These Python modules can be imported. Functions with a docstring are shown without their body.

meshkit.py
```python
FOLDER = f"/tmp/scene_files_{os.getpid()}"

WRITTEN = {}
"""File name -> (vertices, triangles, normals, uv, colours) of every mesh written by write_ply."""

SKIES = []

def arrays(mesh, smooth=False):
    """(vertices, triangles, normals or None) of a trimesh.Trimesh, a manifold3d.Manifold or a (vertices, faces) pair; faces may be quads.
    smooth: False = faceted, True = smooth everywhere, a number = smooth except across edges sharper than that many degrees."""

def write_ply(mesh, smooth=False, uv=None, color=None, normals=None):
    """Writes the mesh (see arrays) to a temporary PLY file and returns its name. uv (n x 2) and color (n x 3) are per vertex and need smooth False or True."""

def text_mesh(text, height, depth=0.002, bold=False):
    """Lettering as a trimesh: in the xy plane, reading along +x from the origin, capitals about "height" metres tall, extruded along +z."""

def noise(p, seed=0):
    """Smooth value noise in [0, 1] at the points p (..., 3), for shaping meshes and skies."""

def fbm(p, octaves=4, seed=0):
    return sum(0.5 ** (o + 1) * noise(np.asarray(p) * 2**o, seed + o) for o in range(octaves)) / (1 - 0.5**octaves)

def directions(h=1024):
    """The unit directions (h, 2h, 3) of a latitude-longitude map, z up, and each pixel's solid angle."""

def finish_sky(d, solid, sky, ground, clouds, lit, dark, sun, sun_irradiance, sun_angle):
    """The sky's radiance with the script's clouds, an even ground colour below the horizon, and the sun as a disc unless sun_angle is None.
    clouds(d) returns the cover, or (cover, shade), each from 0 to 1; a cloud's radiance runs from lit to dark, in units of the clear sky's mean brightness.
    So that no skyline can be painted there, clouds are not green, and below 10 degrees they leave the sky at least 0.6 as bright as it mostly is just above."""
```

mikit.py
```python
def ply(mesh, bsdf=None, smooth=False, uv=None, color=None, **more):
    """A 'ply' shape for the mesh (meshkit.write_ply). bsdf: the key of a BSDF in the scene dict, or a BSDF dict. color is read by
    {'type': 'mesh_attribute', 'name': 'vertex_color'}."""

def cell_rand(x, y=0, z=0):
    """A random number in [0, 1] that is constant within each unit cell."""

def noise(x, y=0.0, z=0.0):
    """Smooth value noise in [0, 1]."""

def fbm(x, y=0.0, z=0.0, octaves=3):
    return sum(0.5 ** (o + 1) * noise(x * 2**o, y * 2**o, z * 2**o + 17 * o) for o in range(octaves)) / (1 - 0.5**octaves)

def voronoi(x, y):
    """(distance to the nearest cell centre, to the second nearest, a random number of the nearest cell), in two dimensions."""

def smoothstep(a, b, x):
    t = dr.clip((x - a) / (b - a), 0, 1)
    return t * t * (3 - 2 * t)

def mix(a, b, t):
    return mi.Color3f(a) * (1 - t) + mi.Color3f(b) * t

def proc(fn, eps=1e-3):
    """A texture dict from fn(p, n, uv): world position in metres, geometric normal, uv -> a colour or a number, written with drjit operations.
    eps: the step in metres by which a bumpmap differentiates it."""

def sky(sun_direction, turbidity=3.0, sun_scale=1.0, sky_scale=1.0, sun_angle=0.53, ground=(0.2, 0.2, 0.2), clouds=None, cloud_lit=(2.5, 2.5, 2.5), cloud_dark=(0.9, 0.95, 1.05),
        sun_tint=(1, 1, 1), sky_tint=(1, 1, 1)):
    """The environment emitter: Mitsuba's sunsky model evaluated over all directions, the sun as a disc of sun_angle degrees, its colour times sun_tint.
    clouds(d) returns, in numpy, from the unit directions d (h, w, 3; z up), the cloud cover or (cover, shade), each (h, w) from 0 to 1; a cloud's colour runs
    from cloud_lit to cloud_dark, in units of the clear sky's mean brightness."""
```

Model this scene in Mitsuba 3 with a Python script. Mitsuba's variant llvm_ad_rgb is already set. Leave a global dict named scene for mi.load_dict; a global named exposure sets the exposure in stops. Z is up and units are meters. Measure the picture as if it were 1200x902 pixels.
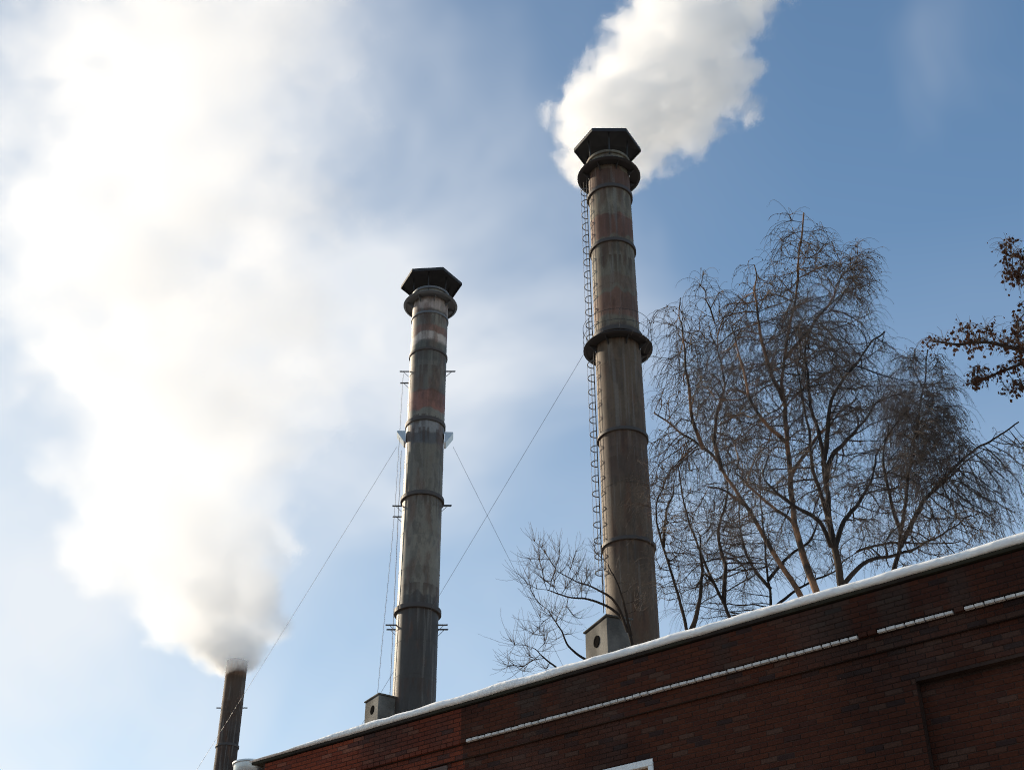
import math
import numpy as np
import trimesh
import drjit as dr
import mitsuba as mi
import mikit
import meshkit
from mikit import proc, noise, fbm, cell_rand, smoothstep, mix
from scipy.spatial import cKDTree
from shapely.geometry import Polygon

T = mi.ScalarTransform4f
scene, labels = {}, {}
V = lambda *a: np.array(a, float)

# ------------------------------------------------------------------ camera, sky, exposure
EYE, PITCH, FOCAL = V(0, 0, 1.6), math.radians(33.44), 1567 / 1200
scene['camera'] = {
    'type': 'perspective', 'fov': math.degrees(2 * math.atan(0.5 / FOCAL)), 'fov_axis': 'x', 'near_clip': 0.1, 'far_clip': 9000,
    'to_world': T().look_at(origin=EYE.tolist(), target=(EYE + V(0, math.cos(PITCH), math.sin(PITCH))).tolist(), up=[0, 0, 1])}
SUN_AZ, SUN_EL = math.radians(-51), math.radians(27)
SUN = V(math.sin(SUN_AZ) * math.cos(SUN_EL), math.cos(SUN_AZ) * math.cos(SUN_EL), math.sin(SUN_EL))


def clouds(d):
    """Thin, wind-drawn winter cloud: thickest towards the sun, thinning out across the sky."""
    q = d * 2.3 + V(114.67, 63.08, 84.88)
    warp = np.stack([meshkit.fbm(q * 1.3 + c * 5.1, 3, 11 + c) for c in range(3)], -1) - 0.5
    n = meshkit.fbm(q + warp * 0.9, 6, 3)
    fine = np.clip((meshkit.fbm(q * 5 + warp * 2.6, 6, 8) - 0.5) * 2.0 + 0.5, 0, 1)
    toward = np.clip(d @ SUN, 0, 1)
    cover = np.clip((n - 0.42 + 0.45 * (toward - 0.84)) / 0.32, 0, 1)
    cover = cover * cover * (3 - 2 * cover)
    veil = 0.22 * np.clip((toward - 0.55) / 0.45, 0, 1) * (0.2 + 0.8 * n + 0.6 * fine)
    veil = np.clip(veil + 0.34 * np.clip((0.62 - d[..., 2]) / 0.36, 0, 1) * (0.55 + 0.9 * fine * n), 0, 0.8)
    return np.clip(cover * (0.48 + 0.72 * fine), 0, 1) * (0.86 - veil) + veil


scene['sky'] = mikit.sky(SUN, turbidity=2.4, clouds=clouds, cloud_lit=(2.25, 2.32, 2.40), sky_tint=(0.97, 1.0, 0.98), sun_tint=(0.87, 0.95, 1.12))
exposure = 2.45


def P(x, y, fwd):
    """The point that stands fwd metres in front of the photographer on the ray of photograph pixel (x, y)."""
    dx, dy, f = x - 600, 451 - y, 1567
    r = V(dx, f * math.cos(PITCH) - dy * math.sin(PITCH), f * math.sin(PITCH) + dy * math.cos(PITCH))
    return EYE + r * fwd / r[1]


# ------------------------------------------------------------------ helpers
def numbered(key):
    if key not in scene and key not in labels:
        return key
    k = 1
    while f'{key}_{k:03d}' in scene or f'{key}_{k:03d}' in labels:
        k += 1
    return f'{key}_{k:03d}'


def put(key, mesh, bsdf, smooth=False, kind=None, label=None, **more):
    key = numbered(key)
    if isinstance(mesh, (list, tuple)) and isinstance(mesh[0], trimesh.Trimesh):
        mesh = trimesh.util.concatenate(mesh)
    scene[key] = mikit.ply(mesh, bsdf, smooth=smooth, **more)
    if kind or label:
        labels[key] = {**({'kind': kind} if kind else {}), **({'label': label} if label else {})}
    return key


def thing(key, label, category, group=None):
    labels[key] = {'label': label, 'category': category}
    if group:
        labels[key]['group'] = group
    return key


def box(x0, x1, y0, y1, z0, z1):
    m = trimesh.creation.box(extents=(x1 - x0, y1 - y0, z1 - z0))
    m.apply_translation(((x0 + x1) / 2, (y0 + y1) / 2, (z0 + z1) / 2))
    return m


def chamfer_box(x0, x1, y0, y1, z0, z1, c):
    pts = [(x, y, z) for x in (x0, x1) for y in (y0, y1) for z in (z0, z1)]
    out = []
    for x, y, z in pts:
        sx, sy, sz = (c if x == x0 else -c), (c if y == y0 else -c), (c if z == z0 else -c)
        out += [(x + sx, y + sy, z), (x + sx, y, z + sz), (x, y + sy, z + sz)]
    return trimesh.convex.convex_hull(np.array(out))


def tube(points, radii, sides=8, cap=True):
    p = np.asarray(points, float)
    r = np.broadcast_to(radii, (len(p),))
    t = np.gradient(p, axis=0)
    t /= np.linalg.norm(t, axis=1, keepdims=True) + 1e-12
    a = np.cross(t[0], [0, 0, 1.0] if abs(t[0, 2]) < 0.9 else [1.0, 0, 0])
    A = []
    for k in range(len(p)):
        a = a - t[k] * (a @ t[k])
        a /= np.linalg.norm(a) + 1e-12
        A.append(a)
    A = np.array(A)
    B = np.cross(t, A)
    ang = np.arange(sides) * 2 * np.pi / sides
    v = (p[:, None] + r[:, None, None] * (np.cos(ang)[None, :, None] * A[:, None] + np.sin(ang)[None, :, None] * B[:, None])).reshape(-1, 3)
    i, j = np.meshgrid(np.arange(len(p) - 1), np.arange(sides), indexing='ij')
    q = np.stack([i * sides + j, i * sides + (j + 1) % sides, (i + 1) * sides + (j + 1) % sides, (i + 1) * sides + j], -1).reshape(-1, 4)
    f = np.vstack([q[:, [0, 1, 2]], q[:, [0, 2, 3]]])
    if cap:
        n = len(v)
        v = np.vstack([v, p[:1], p[-1:]])
        k = np.arange(sides)
        f = np.vstack([f, np.stack([(k + 1) % sides, k, 0 * k + n], 1), np.stack([n - 1 - sides + 1 + k, n - sides + (k + 1) % sides, 0 * k + n + 1], 1)])
    return trimesh.Trimesh(v, f, process=False)


def lathe(profile, n=64):
    """A closed (r, z) outline turned about z."""
    pr = np.array(profile + [profile[0]], float)
    m = trimesh.creation.revolve(pr, sections=n)
    return m


def ring(r0, r1, z0, z1, n=64):
    c = min(0.012, (r1 - r0) / 4, (z1 - z0) / 4)
    return lathe([(r0, z0), (r1 - c, z0), (r1, z0 + c), (r1, z1 - c), (r1 - c, z1), (r0, z1)], n)


def hoop(r, z, t, n=48, a0=0, a1=2 * math.pi):
    ang = np.linspace(a0, a1, n)
    return tube(np.stack([r * np.cos(ang), r * np.sin(ang), 0 * ang + z], 1), t, 6)


def moved(m, x, y, z=0, rz=0):
    m = m.copy()
    if rz:
        m.apply_transform(trimesh.transformations.rotation_matrix(rz, [0, 0, 1]))
    m.apply_translation((x, y, z))
    return m


def spline(pts, n):
    p = np.asarray(pts, float)
    if len(p) == 2:
        return p[0] + (p[1] - p[0]) * np.linspace(0, 1, n)[:, None]
    p = np.vstack([2 * p[0] - p[1], p, 2 * p[-1] - p[-2]])
    s = np.linspace(0, len(p) - 3 - 1e-6, n)
    i = s.astype(int)
    t = (s - i)[:, None]
    a, b, c, d = p[i], p[i + 1], p[i + 2], p[i + 3]
    return 0.5 * (2 * b + (c - a) * t + (2 * a - 5 * b + 4 * c - d) * t ** 2 + (3 * b - a - 3 * c + d) * t ** 3)


def rough(color, r=0.85, spec=0.3, **more):
    return {'type': 'twosided', 'bsdf': {'type': 'principled', 'base_color': color if isinstance(color, dict) else {'type': 'rgb', 'value': list(color)}, 'roughness': r, 'specular': spec, **more}}


C3 = lambda r, g, b: mi.Color3f(r, g, b)

# ------------------------------------------------------------------ the brick building's own frame
WALL_AZ, WALL_D = math.radians(51.8), 16.7
EX, EY = V(math.sin(WALL_AZ), -math.cos(WALL_AZ), 0), V(math.cos(WALL_AZ), math.sin(WALL_AZ), 0)   # along the wall to the right, and into the building
ORIGIN = WALL_D * EY
M_WALL = np.eye(4)
M_WALL[:3, 0], M_WALL[:3, 1], M_WALL[:3, 3] = EX, EY, ORIGIN


def on_wall(m):
    m = m.copy() if isinstance(m, trimesh.Trimesh) else trimesh.util.concatenate(m)
    m.apply_transform(M_WALL)
    return m


def wall_uv(p):
    u = (p.x - ORIGIN[0]) * EX[0] + (p.y - ORIGIN[1]) * EX[1]
    v = (p.x - ORIGIN[0]) * EY[0] + (p.y - ORIGIN[1]) * EY[1]
    return u, v, p.z


BL, BH, COURSE = 0.26, 0.077, 0.077      # brick pitch along and up
LEFT_BAY = -14.14                         # left of here the bricks are cleaner and redder


def brick_color(p, n, uv):
    u, v, z = wall_uv(p)
    row = dr.floor(z / COURSE + 1e-3)
    off = dr.select(dr.abs(row - 2 * dr.floor(row / 2)) > 0.5, 0.5, 0.0)
    col = dr.floor(u / BL + off)
    r1, r2 = cell_rand(col, row, 1), cell_rand(col, row, 2)
    base = mix(C3(.150, .042, .019), C3(.112, .033, .018), r1)
    base = mix(base, C3(.150, .070, .045), smoothstep(.86, .97, r2))
    base = mix(base, C3(.066, .032, .026), smoothstep(.90, .97, 1 - r2))
    soot = smoothstep(.38, .72, fbm(u * .45, z * .8, 3.1, 4))
    base = base * .52 * (1 - .42 * soot)
    bay = smoothstep(LEFT_BAY + .02, LEFT_BAY - .02, u)
    base = base * (1 + bay * C3(1.9, 1.1, .9))
    salt = smoothstep(.58, .80, fbm(u * .9 + 4, z * 1.1, 9.0, 5))
    base = mix(base, C3(.105, .075, .062), .14 * salt)
    drip = smoothstep(.55, .8, noise(u * 2.2, z * .25, 7.0)) * smoothstep(8.2, 9.4, z)
    base = mix(base, C3(.035, .030, .024), .5 * drip)
    grain = fbm(u * 60, z * 60, v * 60, 2)
    return base * (.75 + .5 * grain)


def mortar_color(p, n, uv):
    u, v, z = wall_uv(p)
    soot = smoothstep(.38, .72, fbm(u * .45, z * .8, 3.1, 4))
    return mix(C3(.058, .034, .025), C3(.026, .016, .013), soot) * (.8 + .4 * noise(u * 40, z * 40, v * 40))


def far_brick_color(p, n, uv):
    """Brickwork too far below the frame to be built brick by brick."""
    u, v, z = wall_uv(p)
    u = u + v
    row = dr.floor(z / COURSE + 1e-3)
    off = dr.select(dr.abs(row - 2 * dr.floor(row / 2)) > 0.5, 0.5, 0.0)
    fu, fz = u / BL + off, z / COURSE
    joint = ((fu - dr.floor(fu)) < .045) | ((fz - dr.floor(fz)) < .15)
    r1 = cell_rand(dr.floor(fu), row, 1)
    return dr.select(joint, C3(.11, .09, .08), mix(C3(.150, .052, .033), C3(.088, .036, .027), r1))


def white_brick_color(p, n, uv):
    u, v, z = wall_uv(p)
    return C3(.70, .64, .58) * (.66 + .36 * fbm(u * 9, z * 14, v * 9, 3))


def snow_color(p, n, uv):
    return C3(.94, .91, .87) * (.93 + .07 * noise(p.x * 3, p.y * 3, p.z * 3))


def snow_bump(p, n, uv):
    return fbm(p.x * 5, p.y * 5, p.z * 5, 4)


def fascia_color(p, n, uv):
    u, v, z = wall_uv(p)
    m = fbm(u * 1.3, z * 4, 2.0, 4)
    return mix(C3(.026, .018, .013), C3(.030, .026, .015), smoothstep(.4, .65, m)) * (.7 + .6 * fbm(u * 14, z * 40, v * 20, 3))


def plaster_color(p, n, uv):
    u, v, z = wall_uv(p)
    return mix(C3(.21, .17, .15), C3(.12, .08, .065), smoothstep(.35, .65, fbm(u * 3, z * 3, v, 4)))


scene['brick_bsdf'] = rough(proc(brick_color), .92, .2)
scene['mortar_bsdf'] = rough(proc(mortar_color), .95, .15)
scene['far_brick_bsdf'] = rough(proc(far_brick_color), .92, .2)
scene['white_brick_bsdf'] = rough(proc(white_brick_color), .9, .2)
scene['snow_bsdf'] = {'type': 'bumpmap', 'arbitrary': proc(snow_bump, 0.01), 'scale': 0.03, 'bsdf': rough(proc(snow_color), .8, .3)}
scene['fascia_bsdf'] = rough(proc(fascia_color), .8, .3)
scene['plaster_bsdf'] = rough(proc(plaster_color), .95, .2)
scene['white_paint_bsdf'] = rough((.78, .76, .72), .6, .4)
scene['brown_wood_bsdf'] = rough((.22, .11, .045), .6, .4)
scene['dark_room_bsdf'] = rough((.06, .05, .045), .9, .1)
scene['glass_bsdf'] = {'type': 'thindielectric'}
scene['galvanised_bsdf'] = rough((.55, .54, .52), .35, .5, metallic=.75)

# ------------------------------------------------------------------ the ground
g = np.linspace(-1, 1, 121)
gx, gy = np.meshgrid(np.sign(g) * np.abs(g) ** 3 * 4000, np.sign(g) * np.abs(g) ** 3 * 4000, indexing='ij')
gz = np.where(np.hypot(gx, gy) > 60, (meshkit.fbm(np.stack([gx * .004, gy * .004, 0 * gx], -1), 3, 5) - .5) * 4, 0) - 0.02
gi, gj = np.meshgrid(np.arange(120), np.arange(120), indexing='ij')
gq = np.stack([gi * 121 + gj, (gi + 1) * 121 + gj, (gi + 1) * 121 + gj + 1, gi * 121 + gj + 1], -1).reshape(-1, 4)


def ground_color(p, n, uv):
    track = fbm(p.x * .25, p.y * .25, 0, 5)
    return mix(C3(.50, .51, .54), C3(.10, .09, .082), smoothstep(.22, .42, track)) * (.85 + .3 * noise(p.x * 4, p.y * 4))


scene['ground_bsdf'] = rough(proc(ground_color), .9, .2)
put('ground', (np.stack([gx, gy, gz], -1).reshape(-1, 3), gq), 'ground_bsdf', True)
labels['ground'] = {'label': 'yard ground under trodden snow', 'kind': 'structure'}

# ------------------------------------------------------------------ the brick building
b = thing('brick_building', 'long dark red brick building with snow on its roof edge and a white brick course', 'building')
U0, U1, DEPTH = -18.9, 14.0, 7.0          # left end, right end (far outside the frame)
NICHE_X, NICHE_Z, NICHE_D = -6.31, 8.12, 0.13
WIN = (-12.05, -10.50, 6.05, 7.915)
WALL_TOP, BUILT_Z, BUILT_X = 9.47, 5.852, -1.56
CORE = 0.009                              # mortar lies this far behind the brick faces

# mortar body of the wall, pieced round the window opening and the recessed panel
core = [box(U0, WIN[0], CORE, .5, BUILT_Z, WALL_TOP), box(WIN[0], WIN[1], CORE, .5, WIN[3], WALL_TOP), box(WIN[0], WIN[1], CORE, .5, BUILT_Z, WIN[2]),
        box(WIN[1], NICHE_X, CORE, .5, BUILT_Z, WALL_TOP), box(NICHE_X, BUILT_X, CORE, .5, NICHE_Z, WALL_TOP), box(NICHE_X, BUILT_X, CORE + NICHE_D, .5, BUILT_Z, NICHE_Z)]
put(f'{b}__wall', on_wall(core), 'mortar_bsdf')
put(f'{b}__lower_wall', on_wall([box(U0, U1, 0, .5, -.1, BUILT_Z), box(BUILT_X, U1, 0, .5, BUILT_Z, WALL_TOP), box(U0, U0 + .5, .5, DEPTH, -.1, WALL_TOP), box(U1 - .5, U1, .5, DEPTH, -.1, WALL_TOP), box(U0, U1, DEPTH, DEPTH + .4, -.1, WALL_TOP)]), 'far_brick_bsdf')

rng = np.random.default_rng(5)
UNIT = chamfer_box(0, .25, 0, .09, 0, .065, .004)


def brick_at(x0, x1, z, y):
    m = UNIT.copy()
    m.vertices[:] = m.vertices * V((x1 - x0) / .25, 1, 1) + V(x0, y + rng.uniform(-.003, .0035), z + rng.uniform(-.0012, .0012))
    return m


def courses(z0, z1, x0, x1, y, keep=lambda x0, x1, z: True):
    out = []
    for row in range(int(math.ceil(z0 / COURSE - 1e-6)), int(math.floor(z1 / COURSE + 1e-6))):
        off = .5 if row % 2 else 0
        for col in range(int((x0 / BL + off)) - 2, int((x1 / BL + off)) + 3):
            a, c = (col - off) * BL + .005, (col + 1 - off) * BL - .005
            a, c = max(a, x0), min(c, x1)
            if c - a > .03:
                for s, e in keep_spans(a, c, row * COURSE + .01, keep):
                    out.append((s, e, row * COURSE + .008, y))
    return out


def keep_spans(a, c, z, keep):
    return [(s, e) for s, e in keep(a, c, z) if e - s > .03] if keep is not True else [(a, c)]


def wall_keep(a, c, z):
    spans = [(a, c)]
    if WIN[2] - .06 < z < WIN[3]:
        spans = [q for s, e in spans for q in ((s, min(e, WIN[0])), (max(s, WIN[1]), e))]
    if z < NICHE_Z - .02:
        spans = [(s, min(e, NICHE_X)) for s, e in spans]
    return spans


all_bricks = courses(BUILT_Z, 8.624, U0, BUILT_X, 0, wall_keep)
all_bricks += courses(BUILT_Z, NICHE_Z - .03, NICHE_X + .004, BUILT_X, NICHE_D, lambda a, c, z: [(a, c)])
# corbelled cornice: two steps out, then the band of the cornice itself
for z0, z1, y in ((8.624, 8.855, -.055), (8.932, 9.471, -.115)):
    put(f'{b}__cornice_core', on_wall(box(U0 - (.03 if y > -.1 else .06), U1, y + CORE, .05, z0 - .001, z1)), 'mortar_bsdf')
    all_bricks += courses(z0, z1 + .01, U0 - .02, BUILT_X, y, lambda a, c, z: [(a, c)])
put(f'{b}__cornice_core', on_wall(box(U0 - .04, U1, -.085 + CORE, .05, 8.855, 8.932)), 'mortar_bsdf')
# the course of white headers, broken twice where piers stood, red left of the bay line
whites, reds = [], []
pitch, k = .1385, 0
x = BUILT_X
while x > U0:
    a, c = x - pitch + .006, x - .006
    gap = (-6.90 < (a + c) / 2 < -6.62) or (-5.58 < (a + c) / 2 < -5.42)
    (reds if gap or a < LEFT_BAY else whites).append((a, c, 8.863, -.128 if a >= LEFT_BAY else -.122))
    x -= pitch
    k += 1
all_bricks += reds
WHITE = chamfer_box(0, 1, 0, .10, 0, .063, .006)
for i, (a, c, z, y) in enumerate(whites):
    m = WHITE.copy()
    sc = rng.uniform(.86, 1.0)
    m.vertices[:] = m.vertices * V((c - a) * sc, 1, rng.uniform(.60, .72)) + V(a + rng.uniform(0, .006), y + rng.uniform(-.006, .004), z)
    put(f'{b}__white_course__brick', on_wall(m), 'white_brick_bsdf')

dist = [np.hypot(*(ORIGIN + s * EX)[:2]) if s < -4.3 else 1e9 for s, e, z, y in all_bricks]
nearest = set(np.argsort(dist)[:6000])
cand = sorted((i for i, q in enumerate(all_bricks) if -12 < q[0] < -4.9 and q[2] > 6.6), key=lambda i: dist[i])[:300]
single = set(cand)
rest = []
for i, (s, e, z, y) in enumerate(all_bricks):
    m = brick_at(s, e, z, y)
    if i in single:
        put(f'{b}__wall__brick', on_wall(m), 'brick_bsdf')
    else:
        rest.append(m)
put(f'{b}__wall__brickwork', on_wall(rest), 'brick_bsdf', kind='stuff')

# left bay: a plastered panel under its cornice
put(f'{b}__plaster_panel', on_wall(chamfer_box(-18.3, -14.5, -.028, .012, 7.2, 8.60, .006)), 'plaster_bsdf', label='pale patchy plaster panel at the left end of the wall')

# window: white frame, brown sash, pane, dark room behind
w0, w1, wz0, wz1 = WIN
fr = [chamfer_box(w0 - .02, w1 + .02, -.02, .14, wz1 - .10, wz1, .006), chamfer_box(w0 - .02, w0 + .07, -.018, .14, wz0, wz1 - .102, .006), chamfer_box(w1 - .07, w1 + .02, -.018, .14, wz0, wz1 - .102, .006)]
put(f'{b}__window__frame', on_wall(fr), 'white_paint_bsdf')
sash = [box(w0 + .07, w1 - .07, .06, .12, wz1 - .19, wz1 - .10), box(w0 + .07, w1 - .07, .06, .12, wz0, wz0 + .08), box(w0 + .07, w0 + .14, .062, .118, wz0 + .08, wz1 - .19), box(w1 - .14, w1 - .07, .062, .118, wz0 + .08, wz1 - .19), box((w0 + w1) / 2 - .04, (w0 + w1) / 2 + .04, .062, .118, wz0 + .08, wz1 - .19)]
put(f'{b}__window__sash', on_wall(sash), 'brown_wood_bsdf')
for x0, x1 in ((w0 + .14, (w0 + w1) / 2 - .04), ((w0 + w1) / 2 + .04, w1 - .14)):
    put(f'{b}__window__pane', on_wall(trimesh.Trimesh([(x0, .09, wz0 + .08), (x1, .09, wz0 + .08), (x1, .09, wz1 - .19), (x0, .09, wz1 - .19)], [(0, 1, 2), (0, 2, 3)])), 'glass_bsdf')
put(f'{b}__window__sill', on_wall(chamfer_box(w0 - .1, w1 + .1, -.08, .06, wz0 - .06, wz0 - .002, .008)), 'galvanised_bsdf')
put(f'{b}__room', on_wall([box(w0 - 1, w1 + 1, 2.5, 2.55, 4.5, 9), box(w0 - 1, w1 + 1, .52, 2.5, 8.6, 8.65)]), 'dark_room_bsdf')

# eave board and roof slab, both a little uneven
xs = np.linspace(U0 - .35, U1, 190)


def strip(profile_fn):
    """A closed outline (y, z), one per station along the wall, joined into a band."""
    rows = np.array([[(x, y, z) for y, z in profile_fn(x)] for x in xs])
    n, k = rows.shape[:2]
    i, j = np.meshgrid(np.arange(n - 1), np.arange(k), indexing='ij')
    q = np.stack([i * k + j, (i + 1) * k + j, (i + 1) * k + (j + 1) % k, i * k + (j + 1) % k], -1).reshape(-1, 4)
    f = np.vstack([q[:, [0, 1, 2]], q[:, [0, 2, 3]]])
    for base, flip in ((0, False), ((n - 1) * k, True)):
        fan = np.array([(base, base + j + 1, base + j) for j in range(1, k - 1)])
        f = np.vstack([f, fan[:, ::-1] if flip else fan])
    return trimesh.Trimesh(rows.reshape(-1, 3), f, process=False)


nz = lambda x, s, f=1.0: float(meshkit.fbm(V(x * f, s, .3)[None], 4, 3)[0]) - .5


def eave_profile(x):
    d = .02 * nz(x, 4.4, .8)
    return [(-.16 + d, 9.486 + d * .5), (.2, 9.486), (.2, 9.533), (-.17 + d, 9.533 + d), (-.175 + d, 9.52 + d)]


def snow_profile(x):
    thick = .130 + .09 * nz(x, 1.5, .6) + .05 * nz(x, 7.5, 2.6)
    thick *= 1 if x > -16.6 else max(.22, 1 - (-16.6 - x) * .45)
    out = -.23 + .10 * nz(x, 2.5, .9) + .07 * nz(x, 8.5, 3)
    z0 = 9.537 + .012 * nz(x, 3.5, 2) - .012 * max(0, nz(x, 6.1, 1.7)) * 4
    pts = [(.3, 9.537)]
    for a in np.linspace(-90, 90, 9):
        c, s = math.cos(math.radians(a)), math.sin(math.radians(a))
        pts.append((out + .07 - .07 * c ** .7, max(9.5362 if a > -80 else 0, z0 + thick * .5 + thick * .5 * s * (1 if s < 0 else 1))))
    pts += [(.4, z0 + thick + .05), (2.2, z0 + thick + .16), (DEPTH + .3, z0 + thick + .3), (DEPTH + .3, 9.6)]
    return pts


put(f'{b}__eave', on_wall(strip(eave_profile)), 'fascia_bsdf', 40)
put(f'{b}__roof', on_wall(box(U0 - .3, U1, .2, DEPTH + .4, WALL_TOP + .005, 9.534)), 'fascia_bsdf')
put(f'{b}__roof_snow', on_wall(strip(snow_profile)), 'snow_bsdf', 50, label='thick snow slab hanging over the edge of the roof')
# metal downpipe head on the far left corner
hop = lathe([(.02, -.95), (.08, -.95), (.085, -.55), (.33, -.22), (.34, 0), (.37, 0), (.37, .03), (.30, .03), (.30, -.20), (.06, -.5), (.02, -.55)], 28)
hop.apply_translation((U0 - .58, .05, 9.57))
pipe = tube([(U0 - .58, .05, 8.64), (U0 - .58, .05, 8.3), (U0 - .2, .05, 7.9), (U0 - .16, .05, .1)], .065, 14)
put(f'{b}__downpipe', on_wall([pipe]), 'galvanised_bsdf', 40)
put(f'{b}__downpipe__hopper', on_wall([hop]), 'galvanised_bsdf', 40, label='bright metal hopper head of the downpipe at the left roof corner')

# ------------------------------------------------------------------ chimneys
scene['black_iron_bsdf'] = rough((.028, .029, .032), .7, .4)
scene['soot_bsdf'] = rough((.012, .011, .010), 1.0, 0)
scene['iron_bsdf'] = rough((.075, .062, .055), .65, .4, metallic=.2)
scene['gallery_bsdf'] = rough((.13, .135, .14), .5, .5, metallic=.2)
scene['dark_steel_bsdf'] = rough((.035, .031, .03), .6, .4)
scene['cable_bsdf'] = rough((.16, .16, .17), .5, .5, metallic=.3)


def concrete_color(p, n, uv):
    m = fbm(p.x * 1.2, p.y * 1.2, p.z * .7, 5)
    return mix(C3(.19, .18, .16), C3(.085, .08, .07), smoothstep(.35, .68, m)) * (.85 + .3 * noise(p.x * 22, p.y * 22, p.z * 22))


scene['concrete_bsdf'] = rough(proc(concrete_color), .92, .2)


RUNS = (22.5, 26.9, 31.35, 35.7, 38.55, 25.8, 34.95, 39.5, 41.75)     # heights of the welded flanges, where rust starts to run


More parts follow.
